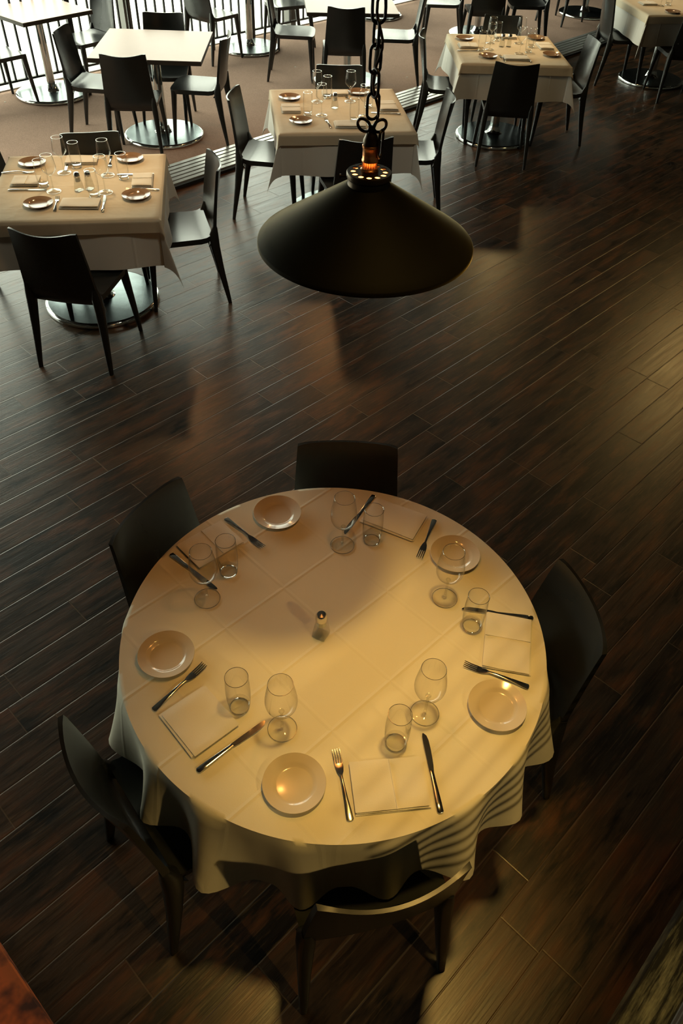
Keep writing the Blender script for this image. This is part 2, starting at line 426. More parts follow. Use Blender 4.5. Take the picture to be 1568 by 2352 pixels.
# railing along the glass
RT0, RT1, RC = 1.60, 12.2, 8.494
rl = empty('railing', tc(RT0, RC), AZ)
tag(rl, 'dark metal railing of thin upright bars along the bright glass front', 'railing')
L = RT1 - RT0
MB().box((L / 2, 0, 0.092), (L / 2, 0.016, 0.010)).build('bottom_rail', MT['rail'], rl, 0)
MB().box((L / 2, 0, 1.06), (L / 2, 0.025, 0.018), 0, 0, 0.008).build('handrail', MT['rail'], rl)
t = 4.038 - 0.1222 * 19
while t < RT1 - 0.05:
    if t > RT0 + 0.03 and min(abs(t - q) for q in (4.775, 2.2, 7.3, 9.9)) > 0.04:
        MB().box((t - RT0, 0, 0.572), (0.0095, 0.0095, 0.471)).build('baluster', MT['rail'], rl, 0)
    t += 0.1222
for q in (2.2, 4.775, 7.3, 9.9):
    MB().box((q - RT0, 0.0, 0.522), (0.027, 0.022, 0.521)).build('post', MT['rail'], rl, 0)

# mezzanine edge under the camera, with a rail of horizontal bars
MC, MZ = -0.228, 0.55
slab_tc('floor_mezzanine', -1.2, 9.0, C0, MC, MZ - 0.14, MZ, MT['mezz'])
mr = empty('mezzanine_railing', tc(0.66, MC - 0.02, MZ), AZ)
tag(mr, 'thin dark bars of a rail along the wooden floor edge at the bottom right corner', 'railing')
zb = 0.53
while zb < 0.96:
    MB().tube([(0.0, 0, zb), (8.0, 0, zb)], 0.0055, 8).build('bar', MT['rail'], mr); zb += 0.0425
MB().box((4.0, 0, 1.0), (4.0, 0.022, 0.018), 0, 0, 0.006).build('handrail', MT['rail'], mr)
for q in range(4):
    MB().box((1.2 + 2.2 * q, 0.0, 0.49), (0.016, 0.012, 0.49)).build('post', MT['rail'], mr, 0)

# slatted metal grille between the boards and the carpet
GC0, GC1 = 5.40, 5.83
gr = empty('floor_grille', tc(3.0, (GC0 + GC1) / 2), AZ)
tag(gr, 'long slatted metal floor grille between the wooden boards and the brown carpet', 'floor grille')
MB().box((3.0, 0, 0.004), (9.0, (GC1 - GC0) / 2 - 0.004, 0.003)).build('tray', MT['pit'], gr, 0)
n = 6; wbar = (GC1 - GC0 - 0.05) / n
for k in range(n):
    yy = -(GC1 - GC0) / 2 + 0.045 + wbar * (k + 0.5)
    MB().box((3.0, yy, 0.016), (9.0, wbar / 2 - 0.010, 0.009), 0, 0, 0.003).build('slat', MT['grille'], gr)
MB().box((3.0, -(GC1 - GC0) / 2 + 0.012, 0.012), (9.0, 0.012, 0.012)).build('edge_strip', MT['pit'], gr, 0)

# ------------------------------------------------------------------ chairs (sitter looks along +y)
def make_chair():
    root = empty('dining_chair')
    nu, nv = 15, 13; top = []; bot = []
    for j in range(nv):
        v = j / (nv - 1); y = -0.205 + 0.435 * v
        hw = 0.208 + 0.014 * v
        if v > 0.8: hw *= 1 - 0.10 * ((v - 0.8) / 0.2) ** 3
        for i in range(nu):
            u = -1 + 2 * i / (nu - 1)
            yy = y - 0.022 * abs(u) ** 4 * max(0, (v - 0.55) / 0.45)
            z = 0.452 + 0.003 * u * u - 0.005 * sin(pi * v) * (1 - u * u) - 0.007 * max(0, (v - 0.86) / 0.14) ** 2 + 0.022 * max(0, (0.16 - v) / 0.16) ** 2
            top.append((u * hw, yy, z)); e = max(abs(u), abs(2 * v - 1))
            bot.append((u * hw * 0.985, yy * 0.99, z - 0.014 - 0.022 * e ** 6))
    MB().shell(top, bot, nu, nv).build('seat', MT['chair'], root, 50)
    nu, nv = 17, 16; fr = []; bk = []
    for j in range(nv):
        v = j / (nv - 1); z = 0.405 + 0.437 * v
        hw = 0.214 - 0.030 * v
        y0 = -0.232 - 0.082 * v ** 1.25 + 0.030 * max(0, 1 - v / 0.16) ** 2
        for i in range(nu):
            u = -1 + 2 * i / (nu - 1)
            y = y0 + (0.018 + 0.026 * v) * u * u
            zz = z + 0.020 * u * u * v * v - (0.008 * u ** 10 if v > 0.99 else 0)
            th = 0.006 + 0.014 * abs(u) ** 5 * (1 - 0.6 * v)
            fr.append((u * hw, y + th / 2, zz)); bk.append((u * hw, y - th / 2 - 0.004, zz))
    MB().shell(fr, bk, nu, nv).build('backrest', MT['chair'], root, 50)
    for sx in (-1, 1):
        secs = [sq_ring(sx * 0.196, -0.226, 0.52, 0.012, 0.014), sq_ring(sx * 0.194, -0.214, 0.46, 0.024, 0.030), sq_ring(sx * 0.198, -0.216, 0.40, 0.024, 0.030),
                sq_ring(sx * 0.206, -0.238, 0.25, 0.019, 0.023), sq_ring(sx * 0.216, -0.272, 0.06, 0.0135, 0.015), sq_ring(sx * 0.219, -0.282, 0.0, 0.011, 0.012)]
        MB().loft(secs).build('leg', MT['chair'], root, 50)
    for sx in (-1, 1):
        secs = [sq_ring(sx * 0.190, 0.182, 0.446, 0.026, 0.026), sq_ring(sx * 0.194, 0.184, 0.40, 0.023, 0.024), sq_ring(sx * 0.208, 0.194, 0.25, 0.018, 0.019),
                sq_ring(sx * 0.222, 0.207, 0.06, 0.013, 0.014), sq_ring(sx * 0.226, 0.211, 0.0, 0.0105, 0.011)]
        MB().loft(secs).build('leg', MT['chair'], root, 50)
    return root
CZ = 0.006
RT = 'round table with the white cloth'
chairs = [
    # round table
    (0.02, 1.885, 181.7, 0, 'black moulded chair on the far side of the round table, facing the camera', 'chairs around the round table'),
    (0.475, 1.42, 100, 0, 'black moulded chair on the right side of the round table', 'chairs around the round table'),
    (0.082, 0.888, 17, 0, 'black moulded chair at the bottom, nearest the camera, tucked under the round table', 'chairs around the round table'),
    (-0.385, 1.045, -50, 0, 'black moulded chair at the lower left of the round table, its back lit grey', 'chairs around the round table'),
    (-0.405, 1.665, -116, 0, 'black moulded chair in the dark at the upper left of the round table', 'chairs around the round table'),
    # left cloth table
    (-1.58, 4.03, -7, 0, 'black chair on the near side of the left clothed table, back to camera', 'chairs around the clothed square tables'),
    (-1.15, 4.73, 108, 0, 'black chair on the right side of the left clothed table, seat lit tan', 'chairs around the clothed square tables'),
    (-1.67, 4.90, 195.3, 0, 'black chair at the far side of the left clothed table, only back top showing', 'chairs around the clothed square tables'),
    (-2.10, 4.86, -97, 0, 'black chair cut by the left edge beside the left white-clothed table', 'chairs around the clothed square tables'),
    # middle cloth table
    (-0.02, 5.56, 15, 0, 'black chair on the near side of the middle clothed table, behind the lamp', 'chairs around the clothed square tables'),
    (-0.66, 6.08, -94, 0, 'black chair on the left side of the middle clothed table, seat lit tan', 'chairs around the clothed square tables'),
    (0.39, 6.25, 91, 0, 'black chair on the right side of the middle clothed table', 'chairs around the clothed square tables'),
    (-0.16, 6.62, 185, 0, 'black chair at the far side of the middle clothed table, facing the camera', 'chairs around the clothed square tables'),
    # right cloth table
    (1.31, 7.47, -3, 0, 'black chair on the near side of the right clothed table, back to camera', 'chairs around the clothed square tables'),
    (0.82, 7.98, -93, 0, 'black chair on the left side of the right clothed table', 'chairs around the clothed square tables'),
    (1.84, 8.02, 96, 0, 'black chair on the right side of the right clothed table, back face lit beige', 'chairs around the clothed square tables'),
    (1.36, 8.53, 178.5, 0, 'black chair at the far side of the right clothed table', 'chairs around the clothed square tables'),
    # corner cloth table
    (2.94, 10.03, -84, 0, 'black chair on the left side of the clothed table at the top right corner', 'chairs around the clothed square tables'),
    (3.47, 9.54, 2, 0, 'shaded black chair cut by the right edge, near the corner clothed table', 'chairs around the clothed square tables'),
    # bare tables on the carpet
    (-1.965, 7.17, 6, 1, 'black chair in front of the large bare cream table, back to camera', 'chairs on the brown carpet'),
    (-2.36, 7.55, -93, 1, 'black chair on the left side of the large bare cream table, seat lit white', 'chairs on the brown carpet'),
    (-1.48, 7.62, 87, 1, 'black chair on the right side of the large bare cream table, seat lit white', 'chairs on the brown carpet'),
    (-1.86, 8.0, 185, 1, 'black chair on the far side of the large bare cream table, facing the camera', 'chairs on the brown carpet'),
    (-2.86, 8.95, 140, 1, 'black chair by the railing to the right of the small bare table at the left', 'chairs on the brown carpet'),
    (-3.56, 8.26, -38, 1, 'black chair cut by the left edge, in front of the small railing table', 'chairs on the brown carpet'),
    (-1.74, 10.18, -35, 1, 'black chair by the railing left of the chrome pedestal, top cut by the frame', 'chairs on the brown carpet'),
    (-0.95, 10.86, 118, 1, 'black chair by the railing right of the chrome pedestal, seat and legs showing', 'chairs on the brown carpet'),
    (-0.76, 9.58, -89, 1, 'black chair on the left side of the bright white bare table at the top', 'chairs on the brown carpet'),
    (-0.20, 9.10, 4, 1, 'black chair in front of the bright white bare table, back to camera', 'chairs on the brown carpet'),
    (0.35, 9.62, 90, 1, 'black chair on the right side of the bright white bare table, behind the lamp chain', 'chairs on the brown carpet'),
    (0.97, 11.30, 90, 1, 'black chair with white-lit seat at the top edge, just right of the lamp chain', 'chairs on the brown carpet'),
    (1.46, 11.02, 3, 1, 'black chair directly behind the right clothed table, back to camera', 'chairs on the brown carpet'),
    (2.04, 11.42, 92, 1, 'black chair with white-lit seat at the top edge, behind the right clothed table', 'chairs on the brown carpet'),
    (2.78, 12.72, -45, 1, 'black chair with legs before the chrome base at the top right of the carpet', 'chairs on the brown carpet'),
]
for x, y, a, onc, lab, g in chairs:
    place('chair', make_chair, (x, y, CZ if onc else 0.0), R(a), lab, 'chair', g)

# ------------------------------------------------------------------ tables
def make_table(size, th, top_mats, round_r=0.0, zt=0.755, name='pedestal_table', cham=0.004):
    root = empty(name)
    mb = MB()
    if round_r: mb.lathe([(0.0, zt - th), (round_r - 0.004, zt - th), (round_r, zt - th + 0.004), (round_r, zt - 0.004), (round_r - 0.004, zt), (0.0, zt)], 96)
    else:
        h = size / 2; mb.box((0, 0, zt - th / 2 - 0.001), (h, h, th / 2 - 0.001), mi=1)
        mb.box((0, 0, zt - 0.0015), (h - 0.001, h - 0.001, 0.0015))
    mb.build('tabletop', top_mats, root, 40 if round_r else 0)
    MB().lathe([(0.0, 0.10), (0.042, 0.10), (0.042, zt - th - 0.02), (0.10, zt - th - 0.02), (0.10, zt - th - 0.001), (0, zt - th - 0.001)], 32).build('pole', MT['chrome'], root)
    br = 0.37
    b = MB().lathe([(0.0, 0.0), (br - 0.006, 0.0), (br, 0.006), (br, 0.020), (br - 0.005, 0.028), (br - 0.02, 0.033)], 72, mi=0)
    b.lathe([(br - 0.02, 0.033), (0.2, 0.038), (0.085, 0.041)], 72, mi=1)
    b.lathe([(0.085, 0.041), (0.075, 0.046), (0.062, 0.06), (0.055, 0.082), (0.05, 0.10), (0.0, 0.10)], 72, mi=0)
    b.build('base', [MT['chrome'], MT['brushed']], root)
    return root
def key_table(kind):
    if kind == 'c': return lambda: make_table(0.94, 0.03, [MT['edge'], MT['edge']])
    if kind == 'b': return lambda: make_table(0.945, 0.035, [MT['laminate'], MT['edge']], zt=0.76)
    if kind == 's': return lambda: make_table(0.77, 0.035, [MT['laminate'], MT['edge']], zt=0.76)
    return lambda: make_table(0, 0.03, [MT['edge']], round_r=0.634)
place('tr', key_table('r'), (-0.0044, 1.3898, 0), 0, 'round pedestal table under the large white cloth below the lamp', 'table', 'pedestal tables')
CT = {'L': (-1.6573, 4.5648, 0.1647), 'M': (-0.1512, 6.125, 0.1622), 'R': (1.3167, 7.9791, 0.0616), 'T': (3.40, 10.10, 0.175)}
CTN = {'L': 'left', 'M': 'middle', 'R': 'right', 'T': 'top right corner'}
for k, (x, y, a) in CT.items():
    place('tc', key_table('c'), (x, y, 0), a, 'square pedestal table with round chrome base under the %s white cloth' % CTN[k], 'table', 'pedestal tables')
place('tb', key_table('b'), (-1.8431, 7.5904, CZ), 0.0458, 'large bare cream square table on the carpet behind the left clothed table', 'table', 'pedestal tables')
place('ts', key_table('s'), (-3.205, 8.615, CZ), R(51), 'small bare square table by the railing at the upper left corner', 'table', 'pedestal tables')
place('ts', None, (-1.39, 10.62, CZ), R(50), 'bare table by the railing with only its chrome pole and base in view', 'table', 'pedestal tables')
place('tb', None, (-0.165, 9.49, CZ), 0.113, 'bright white bare square table at the top edge left of the lamp chain', 'table', 'pedestal tables')
place('tb', None, (0.15, 12.55, CZ), 0.1, 'bare table at the top edge, bit of chrome base right of the lamp chain', 'table', 'pedestal tables')
place('tb', None, (1.50, 11.75, CZ), 0.1, 'bare table at the top edge behind the right clothed table', 'table', 'pedestal tables')
place('tb', None, (3.21, 13.2, CZ), 0.1, 'table whose chrome base stands on the carpet at the top right', 'table', 'pedestal tables')

# ------------------------------------------------------------------ table linen
def drape_square(a, drop, zt, flare0, flare1, seed, N=72, ear=0.27, wv_=1.0):
    rnd = random.Random(seed); ph = [rnd.uniform(0, 6.28) for _ in range(12)]
    S = a + drop; P = []
    nf, nd = N // 2, 16
    side = [a + 0.0035, a + 0.010] + [a + drop * (k + 1) / nd for k in range(nd)]
    side = sorted(q for q in side if q <= S + 1e-9)
    coords = [-q for q in reversed(side)] + [-a + 2 * a * i / nf for i in range(nf + 1)] + side
    N = len(coords) - 1
    eaj = [rnd.uniform(-0.35, 0.35) for _ in range(4)]
    for v in coords:
        for u in coords:
            d1, d2 = abs(u) - a, abs(v) - a
            su, sv = (1 if u >= 0 else -1), (1 if v >= 0 else -1)
            if d1 <= 0 and d2 <= 0:
                P.append((u, v, zt + 0.0012 * sin(u * 9 + ph[0]) * sin(v * 8 + ph[1]))); continue
            if d1 > 0 and d2 > 0:
                q = (0 if su > 0 else 1) + (0 if sv > 0 else 2)
                r = hypot(d1, d2); f = atan2(d2, d1); k = ear * sin(2 * f) ** 0.85
                fl = flare0 + flare1 * r / drop
                tw = eaj[q]
                dx, dy = 0.7071 * (1 + tw), 0.7071 * (1 - tw)
                hx = fl * cos(f) + r * k * dx; hy = fl * sin(f) + r * k * dy
                P.append((su * (a + hx), sv * (a + hy), zt - r * sqrt(1 - k * k)))
            elif d1 > 0:
                wv = 0.010 * sin(v * 7 + ph[2 + (su > 0)]) + 0.006 * sin(v * 16 + ph[4 + (su > 0)])
                fl = flare0 * min(1, d1 / 0.012) + (flare1 + wv * 1.5 * wv_) * d1 / drop
                P.append((su * (a + fl), v, zt - d1))
            else:
                wv = 0.010 * sin(u * 7 + ph[6 + (sv > 0)]) + 0.006 * sin(u * 16 + ph[8 + (sv > 0)])
                fl = flare0 * min(1, d2 / 0.012) + (flare1 + wv * 1.5 * wv_) * d2 / drop
                P.append((u, sv * (a + fl), zt - d2))
    F = [(j * (N + 1) + i, j * (N + 1) + i + 1, (j + 1) * (N + 1) + i + 1, (j + 1) * (N + 1) + i) for j in range(N) for i in range(N)]
    return MB().add(P, F)
for n_, (k, (x, y, a)) in enumerate(CT.items()):
    o = drape_square(0.474, 0.285, 0.7575, 0.004, 0.014, 11 + n_).build('tablecloth', MT['cloth'], smooth=60)
    o.location = (x, y, 0); o.rotation_euler = (0, 0, a)
    tag(o, 'white cloth with hanging pointed corners on the %s square table' % CTN[k], 'tablecloth', 'white cloths on square tables')
    o = drape_square(0.479, 0.075, 0.7605, 0.014, 0.004, 31 + n_, 64, 0.2, 0.12).build('table_paper', MT['topper'], smooth=60)
    o.location = (x, y, 0); o.rotation_euler = (0, 0, a)
    tag(o, 'beige top sheet lying over the white cloth of the %s square table' % CTN[k], 'table cover', 'beige top sheets')

def round_cloth():
    RC_, zt = 0.640, 0.7600
    nth = 288; P = []; F = []
    def hem(th):
        d = 0.285
        # straight-cut cloth: deeper at its corners
        for c0, amp, wd in ((R(-15), 0.085, 0.12), (R(-108), 0.045, 0.22), (R(168), 0.03, 0.2), (R(50), 0.04, 0.2)):
            dd = (th - c0 + pi) % (2 * pi) - pi; d += amp * math.exp(-(dd / wd) ** 2)
        return d
    def wave(th):
        w = 0.0
        for c0, amp, wd in ((R(-118), 1.0, 0.10), (R(-137), 0.75, 0.085), (R(-96), 0.6, 0.09), (R(-75), 0.5, 0.10), (R(-55), 0.85, 0.10), (R(-36), 0.7, 0.10), (R(-14), 1.0, 0.11), (R(10), 0.6, 0.12),
                            (R(-158), 0.8, 0.12), (R(-182), 0.7, 0.12), (R(40), 0.7, 0.12), (R(70), 0.7, 0.12), (R(100), 0.8, 0.12), (R(128), 0.7, 0.12), (R(152), 0.7, 0.12)):
            dd = (th - c0 + pi) % (2 * pi) - pi; w += amp * math.exp(-(dd / wd) ** 2)
        return w - 0.35
    radii = [RC_ * q for q in (0.0001, 0.15, 0.3, 0.45, 0.6, 0.75, 0.87, 0.95, 0.985)]
    ns = 18
    for r in radii:
        for k in range(nth): th = 2 * pi * k / nth; P.append((r * cos(th), r * sin(th), zt))
    for s in range(ns + 1):
        q = s / ns
        for k in range(nth):
            th = 2 * pi * k / nth; D = hem(th); w = wave(th)
            drop = D * q
            e = min(1.0, drop / 0.03)
            rr = RC_ + 0.008 * e + (0.030 + 0.105 * w) * q ** 1.2 + 0.010 * w * e * (1 - q)
            rr = max(rr, 0.642 + 0.004 * e)
            dth = 0.05 * q * sin(3 * th + 0.8) * 0.6
            z = zt - (drop * (0.985 - 0.03 * abs(w) * q)) + (0.004 * (1 - e))
            P.append((rr * cos(th + dth), rr * sin(th + dth), min(z, zt)))
    m = len(radii) + ns + 1
    for i in range(m - 1):
        for k in range(nth):
            k2 = (k + 1) % nth; F.append((i * nth + k, i * nth + k2, (i + 1) * nth + k2, (i + 1) * nth + k))
    o = MB().add(P, F).build('tablecloth', MT['rcloth'], smooth=70)
    o.location = (-0.0044, 1.3898, 0)
    return tag(o, 'large white cloth with soft hanging folds on the round table', 'tablecloth')
round_cloth()

# ------------------------------------------------------------------ tableware makers
def make_plate(mat):
    def f():
        rr = 0.0825
        prof = [(0.0, 0.004), (0.046, 0.004), (0.050, 0.005), (0.056, 0.0095), (0.062, 0.012), (rr - 0.003, 0.0165), (rr, 0.0175), (rr + 0.0005, 0.0160), (rr - 0.002, 0.0140), (0.060, 0.0085), (0.050, 0.0015), (0.046, 0.0), (0.0, 0.0)]
        return MB().lathe(prof, 64).build('side_plate', mat, None, 50)
    return f
def make_wine(bowl):
    def f():
        root = empty('wine_glass')
        mb = MB().lathe([(0.0400, 0.0012), (0.030, 0.0028), (0.018, 0.0045), (0.006, 0.009), (0.0045, 0.013)], 40)
        mb.tube([(0.0400 * cos(2 * pi * k / 48), 0.0400 * sin(2 * pi * k / 48), 0.0010) for k in range(48)], 0.0009, 6, True, 1)
        mb.build('foot', [MT['glass'], MT['grim']], root)
        MB().lathe([(0.0045, 0.011), (0.0036, 0.03), (0.0034, 0.065), (0.0042, 0.085), (0.008, 0.093), (0.0, 0.0945)], 20).build('stem', MT['gbase'], root)
        mb = MB().lathe(bowl, 48)
        mb.tube([((bowl[-1][0]) * cos(2 * pi * k / 48), bowl[-1][0] * sin(2 * pi * k / 48), bowl[-1][1]) for k in range(48)], 0.0008, 6, True, 1)
        mb.build('bowl', [MT['glass'], MT['grim']], root)
        return root
    return f
BOWL_R = [(0.002, 0.092), (0.014, 0.094), (0.027, 0.101), (0.036, 0.112), (0.0415, 0.126), (0.0435, 0.140), (0.0430, 0.155), (0.0405, 0.175), (0.0370, 0.197), (0.0330, 0.222)]
BOWL_A = [(0.002, 0.092), (0.010, 0.096), (0.024, 0.108), (0.037, 0.122), (0.0418, 0.131), (0.0420, 0.140), (0.0395, 0.165), (0.0355, 0.192), (0.0325, 0.208)]
def make_tumbler():
    root = empty('water_glass')
    prof = [(0.0272, 0.002), (0.0295, 0.012), (0.0330, 0.045), (0.0342, 0.075), (0.0335, 0.110), (0.0315, 0.150)]
    mb = MB().lathe(prof, 48)
    mb.tube([(prof[-1][0] * cos(2 * pi * k / 48), prof[-1][0] * sin(2 * pi * k / 48), prof[-1][1]) for k in range(48)], 0.0010, 6, True, 1)
    mb.build('glass_wall', [MT['glass'], MT['grim']], root)
    mb = MB().lathe([(0.0285, 0.022), (0.026, 0.0185), (0.015, 0.017), (0.0, 0.0168)], 40)
    mb.tube([(0.0265 * cos(2 * pi * k / 40), 0.0265 * sin(2 * pi * k / 40), 0.0022) for k in range(40)], 0.0020, 8, True, 1)
    mb.build('glass_base', [MT['gbase'], MT['grim']], root)
    return root
def make_shaker(fill=True):
    def f():
        root = empty('salt_shaker' if fill else 'pepper_shaker')
        n = 8
        def ring(r, z, q=1.0): return [(r * cos(2 * pi * k / n) * (q if k % 2 else 1.0), r * sin(2 * pi * k / n) * (q if k % 2 else 1.0), z) for k in range(n)]
        mb = MB(); mb.loft([ring(0.0285, 0.0, 0.74), ring(0.0295, 0.005, 0.74), ring(0.0270, 0.022, 0.82), ring(0.0178, 0.075, 1.0)]); mb.build('shaker_body', MT['sglass'], root, 20)
        if fill: MB().loft([ring(0.0150, 0.050), ring(0.0145, 0.0735)]).build('salt_fill', MT['salt'], root, 20)
        MB().lathe([(0.0178, 0.0745), (0.0182, 0.078), (0.0172, 0.094), (0.013, 0.101), (0.0, 0.103)], 28).build('cap', MT['steel'], root)
        return root
    return f
def sect(y, w, z, t, n=8):
    return [(w * math.copysign(abs(cos(a)) ** 0.7, cos(a)), y, z + t * math.copysign(abs(sin(a)) ** 0.7, sin(a))) for a in [2 * pi * (k + 0.5) / n for k in range(n)]]
def make_fork():
    root = empty('fork')
    mb = MB(); mb.loft([sect(-0.100, 0.005, 0.0035, 0.0012), sect(-0.097, 0.0095, 0.0036, 0.0016), sect(-0.080, 0.0088, 0.0045, 0.0018), sect(-0.045, 0.0055, 0.0085, 0.0018), sect(0.0, 0.0032, 0.0105, 0.0019), sect(0.022, 0.0034, 0.0085, 0.0017)])
    mb.build('handle', MT['steel'], root)
    mb = MB(); mb.loft([sect(0.020, 0.0034, 0.0087, 0.0016), sect(0.032, 0.0090, 0.0050, 0.0013), sect(0.046, 0.0118, 0.0030, 0.0012), sect(0.056, 0.0118, 0.0030, 0.0011)])
    for k in range(4):
        x = -0.0096 + 0.0064 * k
        mb.loft([[(p[0] + x, p[1], p[2]) for p in sect(yy, ww, zz, 0.0009, 6)] for yy, ww, zz in ((0.054, 0.0021, 0.0030), (0.075, 0.0018, 0.0040), (0.096, 0.0011, 0.0078))])
    mb.build('tines', MT['steel'], root)
    return root
def make_knife():
    root = empty('table_knife')
    mb = MB(); mb.loft([sect(-0.112, 0.004, 0.0036, 0.0016), sect(-0.109, 0.0085, 0.0040, 0.0030), sect(-0.085, 0.0085, 0.0042, 0.0034), sect(-0.03, 0.0062, 0.0042, 0.0032), sect(-0.004, 0.0055, 0.0042, 0.0030), sect(0.002, 0.0062, 0.0042, 0.0022)])
    mb.build('handle', MT['steel'], root)
    def bl(y, x0, x1): return [(x0, y, 0.0034), (x1, y, 0.0030), (x1, y, 0.0046), (x0, y, 0.0052)]
    mb = MB(); mb.loft([bl(0.000, -0.0058, 0.0058), bl(0.018, -0.0060, 0.0085), bl(0.06, -0.0060, 0.0105), bl(0.09, -0.0058, 0.0100), bl(0.104, -0.0050, 0.0070), bl(0.112, -0.0030, 0.0005)])
    mb.build('blade', MT['steel'], root, 30)
    return root
def make_napkin(w, d, h, seed):
    def f():
        rnd = random.Random(seed); mb = MB(); nl = 3
        for l in range(nl):
            z0, z1 = h * l / nl + 0.0004, h * (l + 1) / nl - 0.0004
            ox, oy, rt = rnd.uniform(-.004, .004), rnd.uniform(-.004, .004), rnd.uniform(-.02, .02)
            nu, nv = 15, 11; top = []; bot = []
            for j in range(nv):
                for i in range(nu):
                    u, v = -1 + 2 * i / (nu - 1), -1 + 2 * j / (nv - 1)
                    x, y = u * w / 2 * (1 - 0.012 * l) + ox, v * d / 2 * (1 - 0.012 * l) + oy
                    x, y = x * cos(rt) - y * sin(rt), x * sin(rt) + y * cos(rt)
                    e = max(abs(u), abs(v)); rd = (z1 - z0) * 0.42 * max(0, (e - 0.9) / 0.1) ** 2
                    bu = 0.0016 * sin(u * 2.3 + seed) * sin(v * 2.0 + seed * 2) * (l + 1) / nl
                    top.append((x, y, z1 - rd + bu)); bot.append((x, y, z0 + rd * 0.7 + (bu if l else 0)))
            mb.shell(top, bot, nu, nv)
        if seed % 2: mb.box((w * 0.04, 0, h + 0.001), (0.0012, d / 2 * 0.97, 0.0012))
        return mb.build('napkin', MT['napkin'], None, 50)
    return f

# ------------------------------------------------------------------ the round table's five settings
ZR = 0.7608
SET = ['front', 'lower left', 'upper left', 'upper right', 'right']
plates = [(-0.09, 0.896), (-0.495, 1.271), (-0.224, 1.877), (0.387, 1.721), (0.465, 1.152)]
for s, (x, y) in zip(SET, plates):
    place('plate', make_plate(MT['plate']), (x, y, ZR), 0.3 * x, 'white side plate at the %s setting of the round table' % s, 'plate', 'side plates on the round table')
naps = [(0.159, 0.905, 9, 0.195, 0.140), (-0.365, 1.066, -47, 0.165, 0.148), (-0.434, 1.72, 43, 0.178, 0.135), (0.185, 1.879, -25, 0.20, 0.132), (0.522, 1.377, 81, 0.208, 0.140)]
for i, (s, (x, y, a, w, d)) in enumerate(zip(SET, naps)):
    o = make_napkin(w, d, 0.013, 3 + i)(); o.location = (x, y, ZR); o.rotation_euler = (0, 0, R(a))
    tag(o, 'folded cream napkin at the %s setting of the round table' % s, 'napkin', 'napkins on the round table')
def along(p, q, L):   # centre and heading from the far end p (tines or tip) to the handle end q
    dx, dy = p[0] - q[0], p[1] - q[1]; return ((p[0] + q[0]) / 2, (p[1] + q[1]) / 2, atan2(-dx, dy))
forks = [((.013, 1.004), (.059, .807)), ((-.375, 1.254), (-.499, 1.09)), ((-.257, 1.717), (-.398, 1.843)), ((.268, 1.706), (.325, 1.879)), ((.379, 1.293), (.567, 1.222))]
knives = [((.253, 1.06), (.288, .838)), ((-.186, 1.072), (-.344, .922)), ((-.387, 1.532), (-.557, 1.669)), ((.015, 1.8), (.114, 1.995)), ((.393, 1.498), (.616, 1.473))]
for s, (p, q) in zip(SET, forks):
    x, y, a = along(p, q, .2); place('fork', make_fork, (x, y, ZR), a, 'steel fork beside the napkin at the %s setting of the round table' % s, 'fork', 'forks on the round table')
for s, (p, q) in zip(SET, knives):
    x, y, a = along(p, q, .22); place('knife', make_knife, (x, y, ZR), a, 'steel table knife beside the napkin at the %s setting of the round table' % s, 'knife', 'knives on the round table')
wines = [(.260, 1.124), (-.135, 1.056), (-.410, 1.494), (.008, 1.749), (.342, 1.540)]
tumbs = [(.176, 1.028), (-.260, 1.117), (-.358, 1.607), (.107, 1.776), (.418, 1.433)]
for s, (x, y) in zip(SET, wines):
    place('wineR', make_wine(BOWL_R), (x, y, ZR), 0, 'empty clear wine glass at the %s setting of the round table' % s, 'wine glass', 'wine glasses on the round table')
for s, (x, y) in zip(SET, tumbs):
    place('tumb', make_tumbler, (x, y, ZR), 0, 'empty clear water glass with thick base at the %s setting of the round table' % s, 'water glass', 'water glasses on the round table')
place('salt', make_shaker(True), (-.045, 1.377, ZR), 0.35, 'cut glass salt shaker with chrome cap at the centre of the round table', 'salt shaker', 'shakers on the tables')

